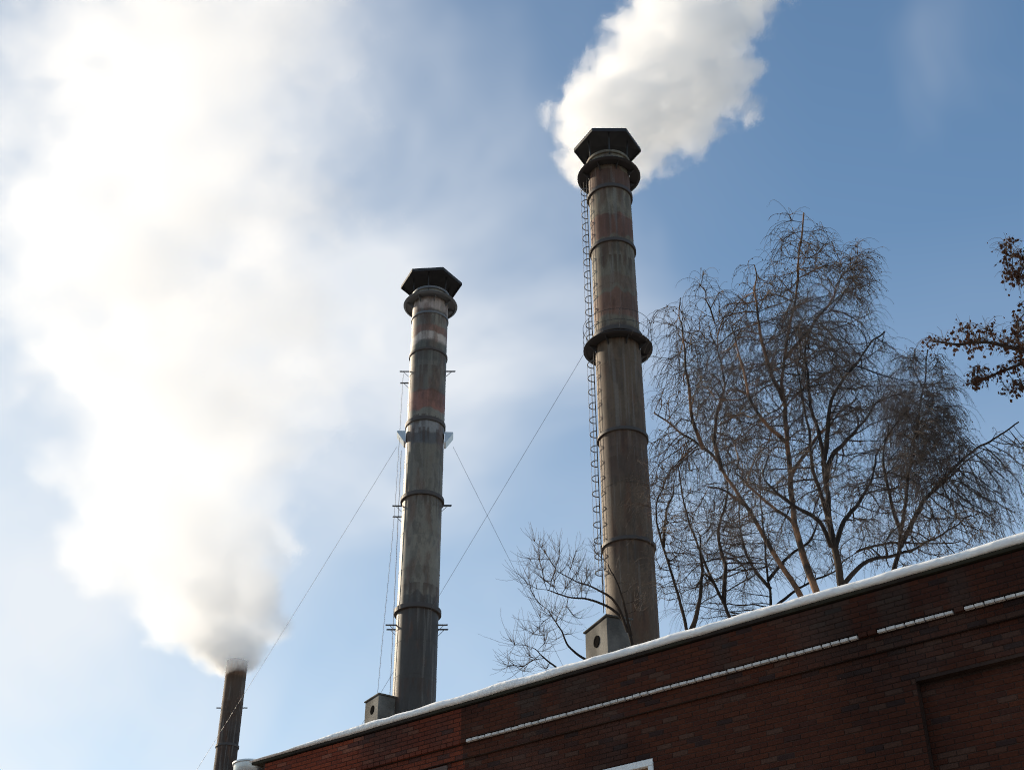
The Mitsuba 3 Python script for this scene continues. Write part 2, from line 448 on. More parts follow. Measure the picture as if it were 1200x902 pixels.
def steel_color(ax, ay, upper, lower, split, stripes, seed):
    """Painted steel that rusts: a colour above and one below 'split', hoops of other paint, streaks running down, blotches."""

    def fn(p, n, uv):
        a = dr.atan2(p.y - ay, p.x - ax)
        ca, sa = dr.cos(a), dr.sin(a)
        wob = (noise(ca * 3, sa * 3, p.z * .8 + seed) - .5) * .35
        z = p.z + wob
        base = mix(C3(*lower), C3(*upper), smoothstep(split - .4, split + .4, z))
        for z0, z1, col, k in stripes:
            base = mix(base, C3(*col), k * smoothstep(z0 - .07, z0 + .07, z) * smoothstep(z1 + .07, z1 - .07, z))
        streak = fbm(ca * 6, sa * 6, p.z * .16 + seed, 4)
        blotch = fbm(ca * 2.4 + 3, sa * 2.4, p.z * .7 + seed, 5)
        band = cell_rand(dr.floor((p.z + .3 * noise(ca * 2, sa * 2, seed)) / 1.55), int(seed * 10))
        base = base * (.78 + .5 * band)
        base = mix(base, C3(.110, .050, .027), .55 * smoothstep(.50, .70, blotch))
        base = mix(base, C3(.034, .026, .020),   .35 * smoothstep(.50, .66, fbm(ca * 4 + 9, sa * 4, p.z * 1.3 - seed, 5)))
        base = mix(base, C3(.045, .042, .038), .35 * smoothstep(.52, .78, streak))
        base = mix(base, C3(.20, .185, .16), .4 * smoothstep(.55, .75, fbm(ca * 7 + 1, sa * 7, p.z * .3 - seed, 4)))
        for zs in RUNS:
            ragged = noise(ca * 14, sa * 14, zs) * 1.9 + .15
            run = smoothstep(zs - ragged, zs - .05, p.z) * dr.select(p.z < zs, 1.0, 0.0) * smoothstep(.30, .62, noise(ca * 9 + 5, sa * 9, zs * 3))
            base = mix(base, C3(.060, .032, .020), .6 * run)
        return base * (.86 + .28 * fbm(ca * 22, sa * 22, p.z * 14, 3))

    return fn


def gallery(key, ax, ay, z, r_in, r_out, skirt, metal, rail=True, label=None, deck=True):
    gk = numbered(f'{key}__gallery')
    labels[gk] = {'label': label} if label else {}
    at = lambda m: moved(m, ax, ay, z)
    put(f'{gk}__plate', at(ring(r_in, r_out, -.03, .02)), metal, 40)
    put(f'{gk}__skirt', at(lathe([(r_out - .10, -skirt), (r_out - .085, -skirt), (r_out + .02, -.031), (r_out + .004, -.031)])), metal, 40)
    br = []
    for k in range(8):
        a = k * math.pi / 4 + .3
        tri = trimesh.creation.extrude_polygon(Polygon([(r_in - .01, -.04), (r_out - .11, -.04), (r_in - .01, -skirt - .25)]), .03, engine='earcut')
        tri.apply_transform(trimesh.transformations.rotation_matrix(math.pi / 2, [1, 0, 0]))
        br.append(moved(tri, 0, 0, 0, a))
    for m in br:
        put(f'{gk}__bracket', at(m), metal)
    if rail:
        put(f'{gk}__handrail', [at(hoop(r_out, h, .010)) for h in (.5, 1.0)], metal, 40)
        posts = [tube([(r_out * math.cos(a), r_out * math.sin(a), .02), (r_out * math.cos(a), r_out * math.sin(a), 1.0)], .010, 6) for a in np.arange(12) * math.pi / 6]
        for m in posts:
            put(f'{gk}__post', at(m), metal)
    if not labels[gk]:
        del labels[gk]


def hex_cap(key, ax, ay, z, R, rim, rot, stack_r, gap):
    pts = [(R * math.cos(k * math.pi / 3), R * math.sin(k * math.pi / 3)) for k in range(6)]
    v = [(x, y, 0) for x, y in pts] + [(x, y, rim) for x, y in pts] + [(0, 0, rim + .28)] + [(x * .965, y * .965, 0) for x, y in pts] + [(x * .965, y * .965, rim - .04) for x, y in pts] + [(0, 0, rim + .20)]
    f = []
    for k in range(6):
        m = (k + 1) % 6
        f += [(k, m, 6 + m), (k, 6 + m, 6 + k), (6 + k, 6 + m, 12), (13 + m, 13 + k, 19 + k), (13 + m, 19 + k, 19 + m), (19 + m, 19 + k, 25), (k, 13 + m, m), (k, 13 + k, 13 + m)]
    put(f'{key}__rain_cap', moved(trimesh.Trimesh(v, f, process=False), ax, ay, z, rot), 'black_iron_bsdf')
    for k in range(6):
        a = rot + (k + .5) * math.pi / 3
        c, s = math.cos(a), math.sin(a)
        put(f'{key}__strut', moved(tube([(stack_r * c, stack_r * s, -gap - .25), (stack_r * 1.1 * c, stack_r * 1.1 * s, rim + .05)], .035, 6), ax, ay, z), 'black_iron_bsdf')


def stack(key, ax, ay, zs, r0, r1, mat, n=96):
    """Welded shell sections between the heights zs, each a hair narrower than the one below it."""
    for i, (a, c) in enumerate(zip(zs[:-1], zs[1:])):
        ra, rc = (r0 + (r1 - r0) * (z - zs[0]) / (zs[-1] - zs[0]) for z in (a, c))
        steps = np.linspace(a, c, max(2, int((c - a) / 1.5) + 1))
        prof = [(ra + (rc - ra) * (s - a) / (c - a), s) for s in steps]
        out = []
        for j, (r, s) in enumerate(prof):
            if 0 < j < len(prof) - 1:
                out += [(r, s - .02), (r + .008, s - .012), (r + .008, s + .012), (r, s + .02)]
            else:
                out.append((r, s))
        m = lathe(out + [(rc - .04, c), (ra - .04, a)], n)
        put(f'{key}__stack_section', moved(m, ax, ay), mat, 35)


# --- right chimney
R = thing('chimney', 'tall rusty steel chimney nearest the birches, white smoke leaving under its black hexagonal cap', 'chimney')
rx, ry = 4.06, 42.0
scene['chimney_steel_bsdf'] = rough(proc(steel_color(rx, ry, (.155, .130, .092), (.104, .070, .045), 31.5, [
    (38.6, 39.6, (.12, .050, .034), .8), (36.0, 37.1, (.15, .058, .040), .75), (32.0, 33.2, (.17, .075, .05), .75), (33.4, 34.0, (.15, .085, .06), .5), (30.9, 31.6, (.10, .07, .05), .8),
    (25.0, 26.6, (.11, .07, .05), .6)], 3.3)), .72, .3)
stack(R, rx, ry, [0, 12, 19.7, 22.5, 26.9, 31.4, 35.7, 38.7, 40.5], .905, .855, 'chimney_steel_bsdf')
for z, rr, h in ((22.5, .955, .14), (26.9, .945, .14), (31.35, .99, .20), (35.7, .935, .16), (38.55, .94, .18), (40.42, .93, .14)):
    put(f'{R}__flange', moved(ring(.84, rr, z - h / 2, z + h / 2), rx, ry), 'iron_bsdf' if z < 40 else 'chimney_steel_bsdf', 40)
hex_cap(R, rx, ry, 41.22, 1.43, .16, 0.0, .86, .7)
gallery(R, rx, ry, 39.75, .865, 1.30, .07, 'dark_steel_bsdf', rail=False)
gallery(R, rx, ry, 30.95, .88, 1.31, .06, 'dark_steel_bsdf', label='lower dark gallery ring half way up')
la = math.radians(178)
lc = V(math.cos(la), math.sin(la))
lt = V(-lc[1], lc[0])
lad = []
for s in (-.2, .2):
    p = V(rx, ry) + lc * .95 + lt * s
    put(f'{R}__ladder__rail', tube([(*p, 20.2), (*p, 40.0)], .014, 6), 'iron_bsdf')
for z in np.arange(20.4, 39.9, .33):
    p, q = V(rx, ry) + lc * .95 - lt * .2, V(rx, ry) + lc * .95 + lt * .2
    lad.append(tube([(*p, z), (*q, z)], .012, 5))
put(f'{R}__ladder__rungs', lad, 'iron_bsdf', kind='stuff')
hp = np.linspace(-1.75, 1.75, 12)
for z in np.arange(21.6, 39.4, .62):
    if 30.3 < z < 31.4:
        continue
    c = V(rx, ry) + lc * .96
    pts = [(*(c + (lc * (math.cos(a) * .20 + .03) + lt * math.sin(a) * .24)), z) for a in hp]
    put(f'{R}__ladder__cage_hoop', tube(pts, .020, 6), 'gallery_bsdf')
for a in (-1.2, 0, 1.2):
    for z0, z1 in ((21.6, 30.2), (31.5, 39.3)):
        q = V(rx, ry) + lc * .96 + lc * (math.cos(a) * .20 + .03) + lt * math.sin(a) * .24
        put(f'{R}__ladder__cage_strap', tube([(*q, z0), (*q, z1)], .007, 5), 'iron_bsdf')
ra = math.radians(24)
put(f'{R}__plinth', moved(chamfer_box(-1.32, .25, -.75, .85, -.1, 19.45, .03), rx - .05, ry, 0, ra), 'concrete_bsdf', label='concrete plinth round the foot of the chimney')
put(f'{R}__plinth__coping', moved(chamfer_box(-1.38, .30, -.80, .90, 19.452, 19.52, .02), rx - .05, ry, 0, ra), 'concrete_bsdf')
hatch = lathe([(.02, 0), (.2, 0), (.2, .03), (.13, .03), (.13, .015), (.02, .015)], 24)
hatch.apply_transform(trimesh.transformations.rotation_matrix(-math.pi / 2, [0, 1, 0]))
put(f'{R}__plinth__hatch', moved(moved(hatch, -1.322, .0, 18.85), rx - .05, ry, 0, ra), 'soot_bsdf')

# --- middle chimney
Mi = thing('chimney_001', 'middle chimney, smokeless, banded grey steel under a black hexagonal cap', 'chimney')
mx, my = -4.18, 55.0
scene['chimney_steel_bsdf_001'] = rough(proc(steel_color(mx, my, (.165, .150, .120), (.165, .145, .112), 35.0, [
    (42.05, 42.65, (.33, .27, .24), .9), (41.85, 42.0, (.06, .05, .05), .8), (40.5, 41.0, (.20, .10, .07), .8), (40.0, 40.5, (.46, .39, .34), .85), (38.9, 39.9, (.10, .105, .085), .6),
    (36.0, 37.1, (.21, .075, .05), .8), (34.7, 35.3, (.30, .31, .32), .55), (34.1, 34.7, (.07, .08, .10), .6), (25.9, 26.4, (.04, .04, .04), .7), (0, 25.9, (.050, .042, .036), .9)], 8.7)), .58, .35)
stack(Mi, mx, my, [0, 10, 18, 25.8, 31.4, 34.9, 39.9, 41.7, 43.35], .965, .90, 'chimney_steel_bsdf_001')
for z, rr, h in ((25.8, 1.05, .22), (31.4, 1.02, .20), (35.45, .975, .22), (39.5, .96, .14), (41.75, .95, .12), (43.3, .97, .14)):
    put(f'{Mi}__flange', moved(ring(.88, rr, z - h / 2, z + h / 2), mx, my), 'iron_bsdf' if z < 40 else 'gallery_bsdf', 40)
hex_cap(Mi, mx, my, 44.0, 1.60, .16, math.radians(-5), .9, .62)
gallery(Mi, mx, my, 42.75, .91, 1.36, .10, 'gallery_bsdf', rail=False)
for a in (3, 93, 183):
    lug = trimesh.creation.extrude_polygon(Polygon([(.93, .06), (1.32, .06), (1.35, .0), (1.0, -.52), (.93, -.52)]), .62, engine='earcut')
    lug.apply_translation((0, 0, -.31))
    lug.apply_transform(trimesh.transformations.rotation_matrix(math.pi / 2, [1, 0, 0]))
    put(f'{Mi}__anchor_bracket', moved(lug, mx, my, 35.0, math.radians(a)), 'galvanised_bsdf')
for z, dz in ((38.55, .35), (31.05, .30), (25.15, .0)):
    for s in (-1, 1):
        for k in range(2):
            y = my - .25 + .5 * k
            zz = z + (dz if k else 0) * (1 if s < 0 else -1) * -1
            arm = [tube([(mx + s * .9, y, zz), (mx + s * 1.36, y, zz)], .035, 6), tube([(mx + s * .92, y, zz - .3), (mx + s * 1.2, y, zz)], .014, 5)]
            put(f'{Mi}__arm', arm, 'gallery_bsdf')
cab = spline([(mx - 1.55, my - .3, 21.7), (mx - 1.45, my - .2, 25.1), (mx - 1.25, my - .15, 31.0), (mx - 1.2, my - .1, 38.5)], 30)
put(f'{Mi}__cable', tube(cab, .010, 5), 'iron_bsdf')
put(f'{Mi}__cable', tube(spline([(mx - 1.0, my - .3, 20), (mx - 1.08, my - .3, 34.0)], 4), .014, 5), 'iron_bsdf')
fx, fy, fa = mx - 1.22, my - .35, math.radians(33)
put(f'{Mi}__flue_cabin', moved(chamfer_box(-.50, .75, -.42, .8, -.1, 21.72, .02), fx, fy, 0, fa), 'concrete_bsdf', label='small concrete cabin with a round hole, left of the chimney foot')
put(f'{Mi}__flue_cabin__coping', moved(chamfer_box(-.55, .80, -.47, .85, 21.722, 21.79, .02), fx, fy, 0, fa), 'concrete_bsdf')
hole = lathe([(.0101, 0), (.20, 0), (.14, .018), (.0101, .02)], 24)
hole.apply_transform(trimesh.transformations.rotation_matrix(-math.pi / 2, [0, 1, 0]))
put(f'{Mi}__flue_cabin__hatch', moved(moved(hole, -.502, .1, 21.2), fx, fy, 0, fa), 'soot_bsdf')

# --- left chimney
L = thing('chimney_002', 'short dark capless chimney at the lower left, its top lost in smoke', 'chimney')
lx, ly = P(277, 785, 104)[0], 104.0
scene['chimney_steel_bsdf_002'] = rough(proc(steel_color(lx, ly, (.075, .050, .036), (.060, .044, .036), 38.0, [(41.6, 43.0, (.13, .075, .045), .7)], 5.1)), .8, .3)
stack(L, lx, ly, [0, 14, 28, 36, 43.1], .93, .84, 'chimney_steel_bsdf_002')
for z in (36,):
    put(f'{L}__flange', moved(ring(.8, .93, z - .1, z + .1), lx, ly), 'iron_bsdf', 40)
for z in (39.2,):
    for s in (-1, 1):
        put(f'{L}__arm', tube([(lx + s * .84, ly, z), (lx + s * 1.25, ly, z)], .05, 6), 'iron_bsdf')

# ------------------------------------------------------------------ guy wires


def guy(a, c, r, label):
    a, c = np.array(a, float), np.array([c[0], c[1], -.05])
    t = np.linspace(0, 1, 24)[:, None]
    p = a + (c - a) * t
    p[:, 2] -= .35 * 4 * t[:, 0] * (1 - t[:, 0])
    k = put('guy_wire', tube(p, r, 6), 'cable_bsdf')
    labels[k] = {'label': label, 'category': 'wire', 'group': 'guy wires of the chimneys'}


guy((rx - 1.3, ry + .2, 30.9), P(13, 1515, 112), .008, 'guy wire slanting down left from the lower gallery of the smoking chimney by the birches')
guy((mx + 1.35, my + .2, 34.5), P(1050, 1515, 72), .008, 'guy wire slanting down right from the gallery of the middle chimney')
guy((mx - 1.35, my + .2, 34.5), P(-170, 1515, 72), .008, 'guy wire slanting down left from the gallery of the middle chimney')

# ------------------------------------------------------------------ trees


def bark_color(p, n, uv):
    m = fbm(p.x * 3, p.y * 3, p.z * 1.3, 4)
    return .42 * mix(C3(.115, .080, .058), C3(.050, .040, .034), smoothstep(.35, .65, m)) * (.75 + .5 * noise(p.x * 30, p.y * 30, p.z * 12))


def birch_color(p, n, uv):
    m = fbm(p.x * 4, p.y * 4, p.z * 2.2, 4)
    return .85 * mix(C3(.24, .135, .080), C3(.045, .036, .030), smoothstep(.38, .60, m)) * (.8 + .4 * noise(p.x * 25, p.y * 25, p.z * 60))


scene['bark_bsdf'] = rough(proc(bark_color), .9, .2)
scene['birch_bark_bsdf'] = rough(proc(birch_color), .85, .25)
scene['twig_bsdf'] = rough((.115, .086, .068), .8, .3)
scene['catkin_bsdf'] = rough((.095, .066, .046), .85, .2)
scene['dead_leaf_bsdf'] = {'type': 'principledthin', 'base_color': {'type': 'rgb', 'value': [.070, .036, .024]}, 'roughness': .7, 'diff_trans': .35}


def many_tubes(paths, r0, r1, sides=3):
    """paths (n, k, 3): n thin tubes in one mesh."""
    n, k = paths.shape[:2]
    t = np.gradient(paths, axis=1)
    t /= np.linalg.norm(t, axis=2, keepdims=True) + 1e-9
    a = np.cross(t, np.broadcast_to(V(.31, .77, .55), t.shape))
    a /= np.linalg.norm(a, axis=2, keepdims=True) + 1e-9
    b = np.cross(t, a)
    ang = np.arange(sides) * 2 * np.pi / sides
    rad = (np.asarray(r0)[:, None] + (np.asarray(r1) - np.asarray(r0))[:, None] * np.linspace(0, 1, k))[:, :, None, None]
    v = paths[:, :, None] + rad * (np.cos(ang)[None, None, :, None] * a[:, :, None] + np.sin(ang)[None, None, :, None] * b[:, :, None])
    i, j = np.meshgrid(np.arange(k - 1), np.arange(sides), indexing='ij')
    q = np.stack([i * sides + j, i * sides + (j + 1) % sides, (i + 1) * sides + (j + 1) % sides, (i + 1) * sides + j], -1).reshape(-1, 4)
    f = np.vstack([q[:, [0, 1, 2]], q[:, [0, 2, 3]]])
    f = (f[None] + (np.arange(n) * k * sides)[:, None, None]).reshape(-1, 3)
    return trimesh.Trimesh(v.reshape(-1, 3), f, process=False)


def grow(seeds, attractors, step=.30, reach=2.6, kill=.45, rounds=90):
    """Space colonisation: branches grow from the limbs towards points spread through the crown. Returns nodes, parent index."""
    nodes, parent = [p for p in seeds], [-1] * len(seeds)
    todo, kids_n = attractors, {}
    for _ in range(rounds):
        if not len(todo):
            break
        tree = cKDTree(np.array(nodes))
        d, i = tree.query(todo)
        todo = todo[d > kill]
        d, i = d[d > kill], i[d > kill]
        near = d < reach
        if not near.any():
            reach *= 1.6
            if reach > 12:
                break
            continue
        pull = {}
        for k, a in zip(i[near], todo[near]):
            q = a - nodes[k]
            pull.setdefault(k, []).append(q / np.linalg.norm(q))
        for k, qs in pull.items():
            if kids_n.get(k, 0) >= 2 and parent[k] >= 0 or kids_n.get(k, 0) >= 4:
                continue
            kids_n[k] = kids_n.get(k, 0) + 1
            m = np.sum(qs, 0)
            g = nodes[k] - nodes[parent[k]] if parent[k] >= 0 else 0 * m
            m = m / (np.linalg.norm(m) + 1e-9) + .5 * g / (np.linalg.norm(g) + 1e-9) + V(0, 0, .08)
            nodes.append(nodes[k] + m / np.linalg.norm(m) * step)
            parent.append(int(k))
    return np.array(nodes), np.array(parent)


def make_tree(name, label, stems, blobs, bark, seed, droop, twigs, twig_len, twig_r=.0072, tip=.0095, limb_cap=.05, group=None, density=1.0, leaf=None, reach=2.6, clumps=(), limb_twigs=False):
    """stems: (points, r0, r1); blobs: crown volumes (centre px x, px y, metres forward, radius across, radius up, radius deep, points)."""
    rnd = np.random.default_rng(seed)
    key = numbered(name)
    thing(key, label, 'tree', group)
    seeds, seed_r = [], []
    for i, (pts, r0, r1) in enumerate(stems):
        n = max(8, len(pts) * 6)
        p = spline(pts, n)
        length = np.linalg.norm(np.diff(p, axis=0), axis=1).sum()
        jit = (np.stack([meshkit.fbm(p * 1.1 + 13 * c + seed, 3, seed + c) for c in range(3)], 1) - .5) * .30 * np.linspace(0.2, 1, n)[:, None]
        p = p + jit * (1 if i else .7)
        r = r0 + (r1 - r0) * np.linspace(0, 1, n) ** .85
        r = r * (1 + .10 * (meshkit.fbm(p * 2.0, 3, seed + 7) - .5) * 2)
        put(f'{key}__trunk' if i == 0 else f'{key}__limb', tube(p, r, 10), bark, 60)
        m = int(length / .25)
        idx = np.linspace(0, n - 1, m)
        q = np.stack([np.interp(idx, np.arange(n), p[:, c]) for c in range(3)], 1)
        from_ = 0.45 if i == 0 else .18
        for t, a, rr in zip(np.linspace(0, 1, m), q, np.interp(idx, np.arange(n), r)):
            if t > from_ or (i == 0 and a[2] > 13):
                seeds.append(a)
                seed_r.append(rr)
    at = []
    for bx, by, fw, ra, ru, rd, k in blobs:
        c = P(bx, by, fw)
        q = rnd.normal(size=(int(k * density), 3))
        q /= np.linalg.norm(q, axis=1, keepdims=True)
        q *= rnd.uniform(0, 1, (len(q), 1)) ** (1 / 2.6)
        at.append(c + q * V(ra, rd, ru))
    nodes, parent = grow(seeds, np.vstack(at), reach=reach)
    ns = len(seeds)
    kids = [[] for _ in nodes]
    for k, q in enumerate(parent):
        if q >= 0:
            kids[q].append(k)
    rad = np.zeros(len(nodes))
    for k in range(len(nodes) - 1, ns - 1, -1):
        rad[k] = (tip ** 2.3 + sum(rad[c] ** 2.3 for c in kids[k])) ** (1 / 2.3) if kids[k] else tip
    rad[ns:] = np.minimum(rad[ns:], limb_cap)
    rad[:ns] = np.array(seed_r) * .5
    # chains: follow the thickest child so that a branch is one bending tube
    pieces, used = [], np.zeros(len(nodes), bool)
    wob = (np.stack([meshkit.fbm(nodes * 1.6 + 31 * c, 3, seed + 40 + c) for c in range(3)], 1) - .5) * .25
    wob[:ns] = 0
    pos = nodes + wob
    starts = [(q, k) for k, q in enumerate(parent) if q >= 0 and (q < ns or k != max(kids[q], key=lambda c: rad[c]))]
    for q, k in starts:
        chain = [q, k]
        while kids[chain[-1]]:
            chain.append(max(kids[chain[-1]], key=lambda c: rad[c]))
        rr = rad[chain].copy()
        rr[0] = min(rr[1] * 1.25, rr[0])
        pieces.append(tube(pos[chain], rr, 5 if rr[1] > .02 else 4, cap=False))
    put(f'{key}__branches', pieces, bark, True, kind='stuff')
    # twigs: outward first, then hanging
    pool = np.nonzero(((np.arange(len(nodes)) >= ns) & (rad < tip * 2.6)) | (limb_twigs & (np.arange(len(nodes)) < ns) & (rad < .03)))[0]
    w = np.ones(len(pool))
    for bx, by, fw, rr, gain in clumps:
        w += gain * np.exp(-(np.linalg.norm(pos[pool] - P(bx, by, fw), axis=1) / rr) ** 2)
    pick = rnd.choice(pool, twigs, p=w / w.sum())
    base = pos[pick]
    dirv = pos[pick] - pos[np.maximum(parent[pick], 0)]
    dirv /= np.linalg.norm(dirv, axis=1, keepdims=True) + 1e-9
    d0 = dirv * .6 + rnd.normal(size=base.shape) * .55 + V(0, 0, .30)
    d0 /= np.linalg.norm(d0, axis=1, keepdims=True)
    ln = twig_len * rnd.uniform(.35, 1.25, len(base)) * (.5 + 1.1 * meshkit.fbm(base * .35, 3, seed + 3))
    K = 6
    paths = [base]
    cur, dcur = base, d0
    sway = rnd.normal(size=base.shape) * V(.10, .065, .015)
    for s in range(1, K):
        dcur = dcur + droop * V(0, 0, -1) * (.55 + .25 * s) + sway * .5 + rnd.normal(size=base.shape) * .10
        dcur = dcur / np.linalg.norm(dcur, axis=1, keepdims=True)
        cur = cur + dcur * (ln / (K - 1))[:, None]
        paths.append(cur)
    paths = np.stack(paths, 1)
    put(f'{key}__twigs', many_tubes(paths, np.full(len(base), twig_r), np.full(len(base), twig_r * .55)), 'twig_bsdf', True, kind='stuff')
    if leaf:
        count, size, mat = leaf
        lp = rnd.integers(0, len(paths), count)
        ls = rnd.integers(2, K, count)
        c = paths[lp, ls] + rnd.normal(size=(count, 3)) * .03
        quads = leaf_mesh(c, size, rnd)
        put(f'{key}__foliage', quads, mat, False, kind='stuff', label='withered curled leaves and catkins left on the twigs')
    return key, paths


def leaf_mesh(c, size, rnd):
    """Small curled leaves: a bent strip of two quads each, hanging."""
    n = len(c)
    down = V(0, 0, -1) + rnd.normal(size=(n, 3)) * .45
    down /= np.linalg.norm(down, axis=1, keepdims=True)
    side = np.cross(down, rnd.normal(size=(n, 3)))
    side /= np.linalg.norm(side, axis=1, keepdims=True)
    nor = np.cross(down, side)
    s = (size * rnd.uniform(.6, 1.4, n))[:, None]
    w = .42
    v = np.stack([c, c + down * s * .5 + side * s * w + nor * s * .15, c + down * s * .45 - nor * s * .16, c + down * s * .5 - side * s * w + nor * s * .15, c + down * s + nor * s * .12], 1)
    f = np.array([(0, 1, 2), (0, 2, 3), (1, 4, 2), (2, 4, 3)])
    return trimesh.Trimesh(v.reshape(-1, 3), (f[None] + (np.arange(n) * 5)[:, None, None]).reshape(-1, 3), process=False)


def px(*pts):
    return [P(*q) for q in pts]


def rooted(dx, pts):
    """A stem that starts on the ground below its first point."""
    q = px(*pts)
    base = V(q[0][0] + dx, q[0][1], -.1)
    lean = (q[0] - q[1]) / max(.2, (q[0] - q[1])[2])
    mid = lambda t: base + (q[0] - base) * t + V(lean[0], lean[1], 0) * 2.5 * t * (1 - t) * .6
    return [base] + [mid(t) for t in (.2, .4, .6, .75, .88, .95)] + q


# the tall birch: a leaning stem, a straight stem
make_tree('birch_tree', 'tallest bare birch, its thin reddish trunk in the middle of the group', [
    (rooted(.2, [(957, 692, 30), (941, 650, 30), (931, 605, 30), (925, 555, 30), (921, 505, 30.2), (917, 455, 30.4), (922, 400, 30.5), (934, 330, 30.6), (942, 250, 30.6)]), .17, .022),
    (px((945, 665, 30), (938, 640, 30), (930, 612, 29.7), (905, 595, 29.4), (880, 568, 29.0), (862, 552, 28.7)), .07, .02),
    (px((925, 560, 30), (940, 535, 30.3), (955, 520, 30.8), (968, 500, 31.2)), .06, .02),
    (px((918, 470, 30.3), (905, 440, 30.0), (893, 400, 29.6), (886, 350, 29.3), (884, 310, 29.2)), .07, .015),
    (px((920, 420, 30.4), (945, 390, 31), (975, 350, 31.6), (990, 318, 32)), .06, .015),
    (px((923, 520, 30), (900, 500, 29.2), (880, 470, 28.7), (868, 420, 28.4), (856, 380, 28.2)), .06, .015)],
    [(945, 300, 30.6, .9, 1.8, .9, 240), (950, 345, 30.8, 1.5, 1.6, 1.4, 360), (905, 400, 30, 1.7, 2.0, 1.7, 400), (975, 400, 31, 1.4, 1.8, 1.4, 260), (930, 470, 30.3, 2.2, 1.8, 2.0, 330), (875, 470, 29.2, 1.2, 1.9, 1.4, 220), (1000, 320, 31.8, .7, 1.2, .8, 140), (885, 335, 29.3, .5, 1.2, .6, 80)],
    'birch_bark_bsdf', 21, .40, 3900, .95, clumps=[(1000, 320, 31.8, .8, 3), (920, 390, 30.3, 1.2, 1.5)], leaf=(7500, .04, 'catkin_bsdf'))

make_tree('birch_tree', 'bare birch with a dark trunk forking like a fan just above the snowy roof edge', [
    (rooted(-.1, [(986, 683, 28.5), (980, 650, 28.5), (973, 615, 28.5), (969, 575, 28.6), (963, 530, 28.8), (955, 490, 29), (948, 450, 29.1), (945, 405, 29.3)]), .17, .025),
    (px((976, 628, 28.5), (965, 590, 28.3), (954, 555, 28.1), (948, 515, 27.9), (942, 475, 27.7), (932, 430, 27.5)), .065, .015),
    (px((979, 640, 28.5), (990, 610, 28.8), (1008, 585, 29.2), (1022, 560, 29.6), (1032, 525, 30)), .07, .018),
    (px((968, 560, 28.6), (975, 535, 28.9), (990, 515, 29.2), (1010, 495, 29.5), (1030, 470, 29.8)), .08, .02),
    (px((965, 545, 28.7), (969, 510, 28.6), (972, 480, 28.5), (985, 450, 28.4), (1005, 420, 28.3), (1035, 385, 28.2)), .07, .02),
    (px((974, 640, 28.5), (960, 612, 28.0), (935, 595, 27.5), (915, 580, 27.1), (895, 562, 26.8)), .06, .02),
    (px((985, 690, 28.5), (1003, 668, 28.8), (1020, 657, 29.1), (1045, 652, 29.5), (1075, 641, 30), (1110, 622, 30.5), (1140, 605, 31)), .065, .015)],
    [(1000, 470, 28.8, 1.7, 1.8, 1.6, 300), (960, 430, 28.6, 1.3, 1.5, 1.3, 220), (1020, 420, 28.6, .7, .9, .8, 80), (930, 570, 28, 1.5, 1.4, 1.3, 180), (1010, 560, 29.3, 1.7, 1.5, 1.4, 240), (1090, 625, 30.3, 1.6, .6, 1, 150), (1040, 620, 29.4, 1.3, 1, 1, 130)],
    'bark_bsdf', 22, .34, 2000, .85, leaf=(3500, .04, 'catkin_bsdf'))

make_tree('birch_tree', 'long bare tree leaning left across the group towards the smoking chimney', [
    (rooted(.5, [(940, 703, 31.5), (918, 665, 31.5), (895, 628, 31.5), (872, 592, 31.6), (850, 556, 31.7), (825, 525, 31.8), (798, 505, 32), (768, 484, 32.2)]), .14, .022),
    (px((845, 550, 31.7), (838, 515, 32), (842, 480, 32.4), (848, 440, 32.8), (838, 385, 33)), .07, .015),
    (px((825, 527, 31.8), (812, 490, 31.5), (806, 445, 31.2), (800, 395, 31), (797, 350, 31)), .06, .015),
    (px((872, 592, 31.6), (850, 575, 31.0), (830, 570, 30.6)), .05, .015)],
    [(797, 400, 31.2, .7, 1.7, .9, 170), (806, 470, 31.4, .9, 1.6, 1.1, 190), (840, 420, 32.6, .9, 2.0, 1.1, 230), (855, 500, 32, 1.1, 1.6, 1.2, 180), (790, 540, 32, .8, 1.0, .8, 60), (850, 590, 31.2, 1.2, 1.0, 1.0, 70), (828, 350, 32.6, .6, 1.0, .7, 60)],
    'birch_bark_bsdf', 23, .44, 1700, 1.0, leaf=(2500, .04, 'catkin_bsdf'))

make_tree('birch_tree', 'weeping birch at the right of the group with the densest dark brown twig clump', [
    (rooted(.2, [(1046, 675, 34), (1054, 640, 34), (1058, 605, 34), (1064, 560, 34), (1072, 510, 34.2), (1082, 455, 34.4), (1088, 410, 34.5)]), .14, .018),
    (px((1055, 640, 34), (1070, 610, 34), (1088, 580, 34.1), (1110, 555, 34.3), (1140, 530, 34.6), (1165, 512, 35), (1195, 495, 35.3)), .08, .02),
    (px((1056, 622, 34), (1044, 590, 33.6), (1036, 545, 33.3), (1040, 495, 33.1)), .07, .02),
    (px((1090, 578, 34.1), (1120, 552, 34.8), (1155, 525, 35.4)), .05, .015)],
    [(1078, 470, 34.3, 1.2, 1.9, 1.3, 420), (1090, 535, 34.2, 1.4, 1.4, 1.3, 420), (1050, 560, 33.6, 1.2, 1.6, 1.2, 200), (1150, 560, 34.9, 1.3, 1.2, 1.1, 200), (1185, 530, 35.2, 1.0, .9, .9, 130), (1125, 600, 34.4, 1.5, .9, 1.1, 200), (1170, 600, 34.8, .7, .6, .7, 90)],
    'bark_bsdf', 24, .55, 3900, .95, clumps=[(1075, 470, 34.3, 1.3, 4), (1085, 530, 34.2, 1.3, 4)], leaf=(11000, .042, 'catkin_bsdf'))

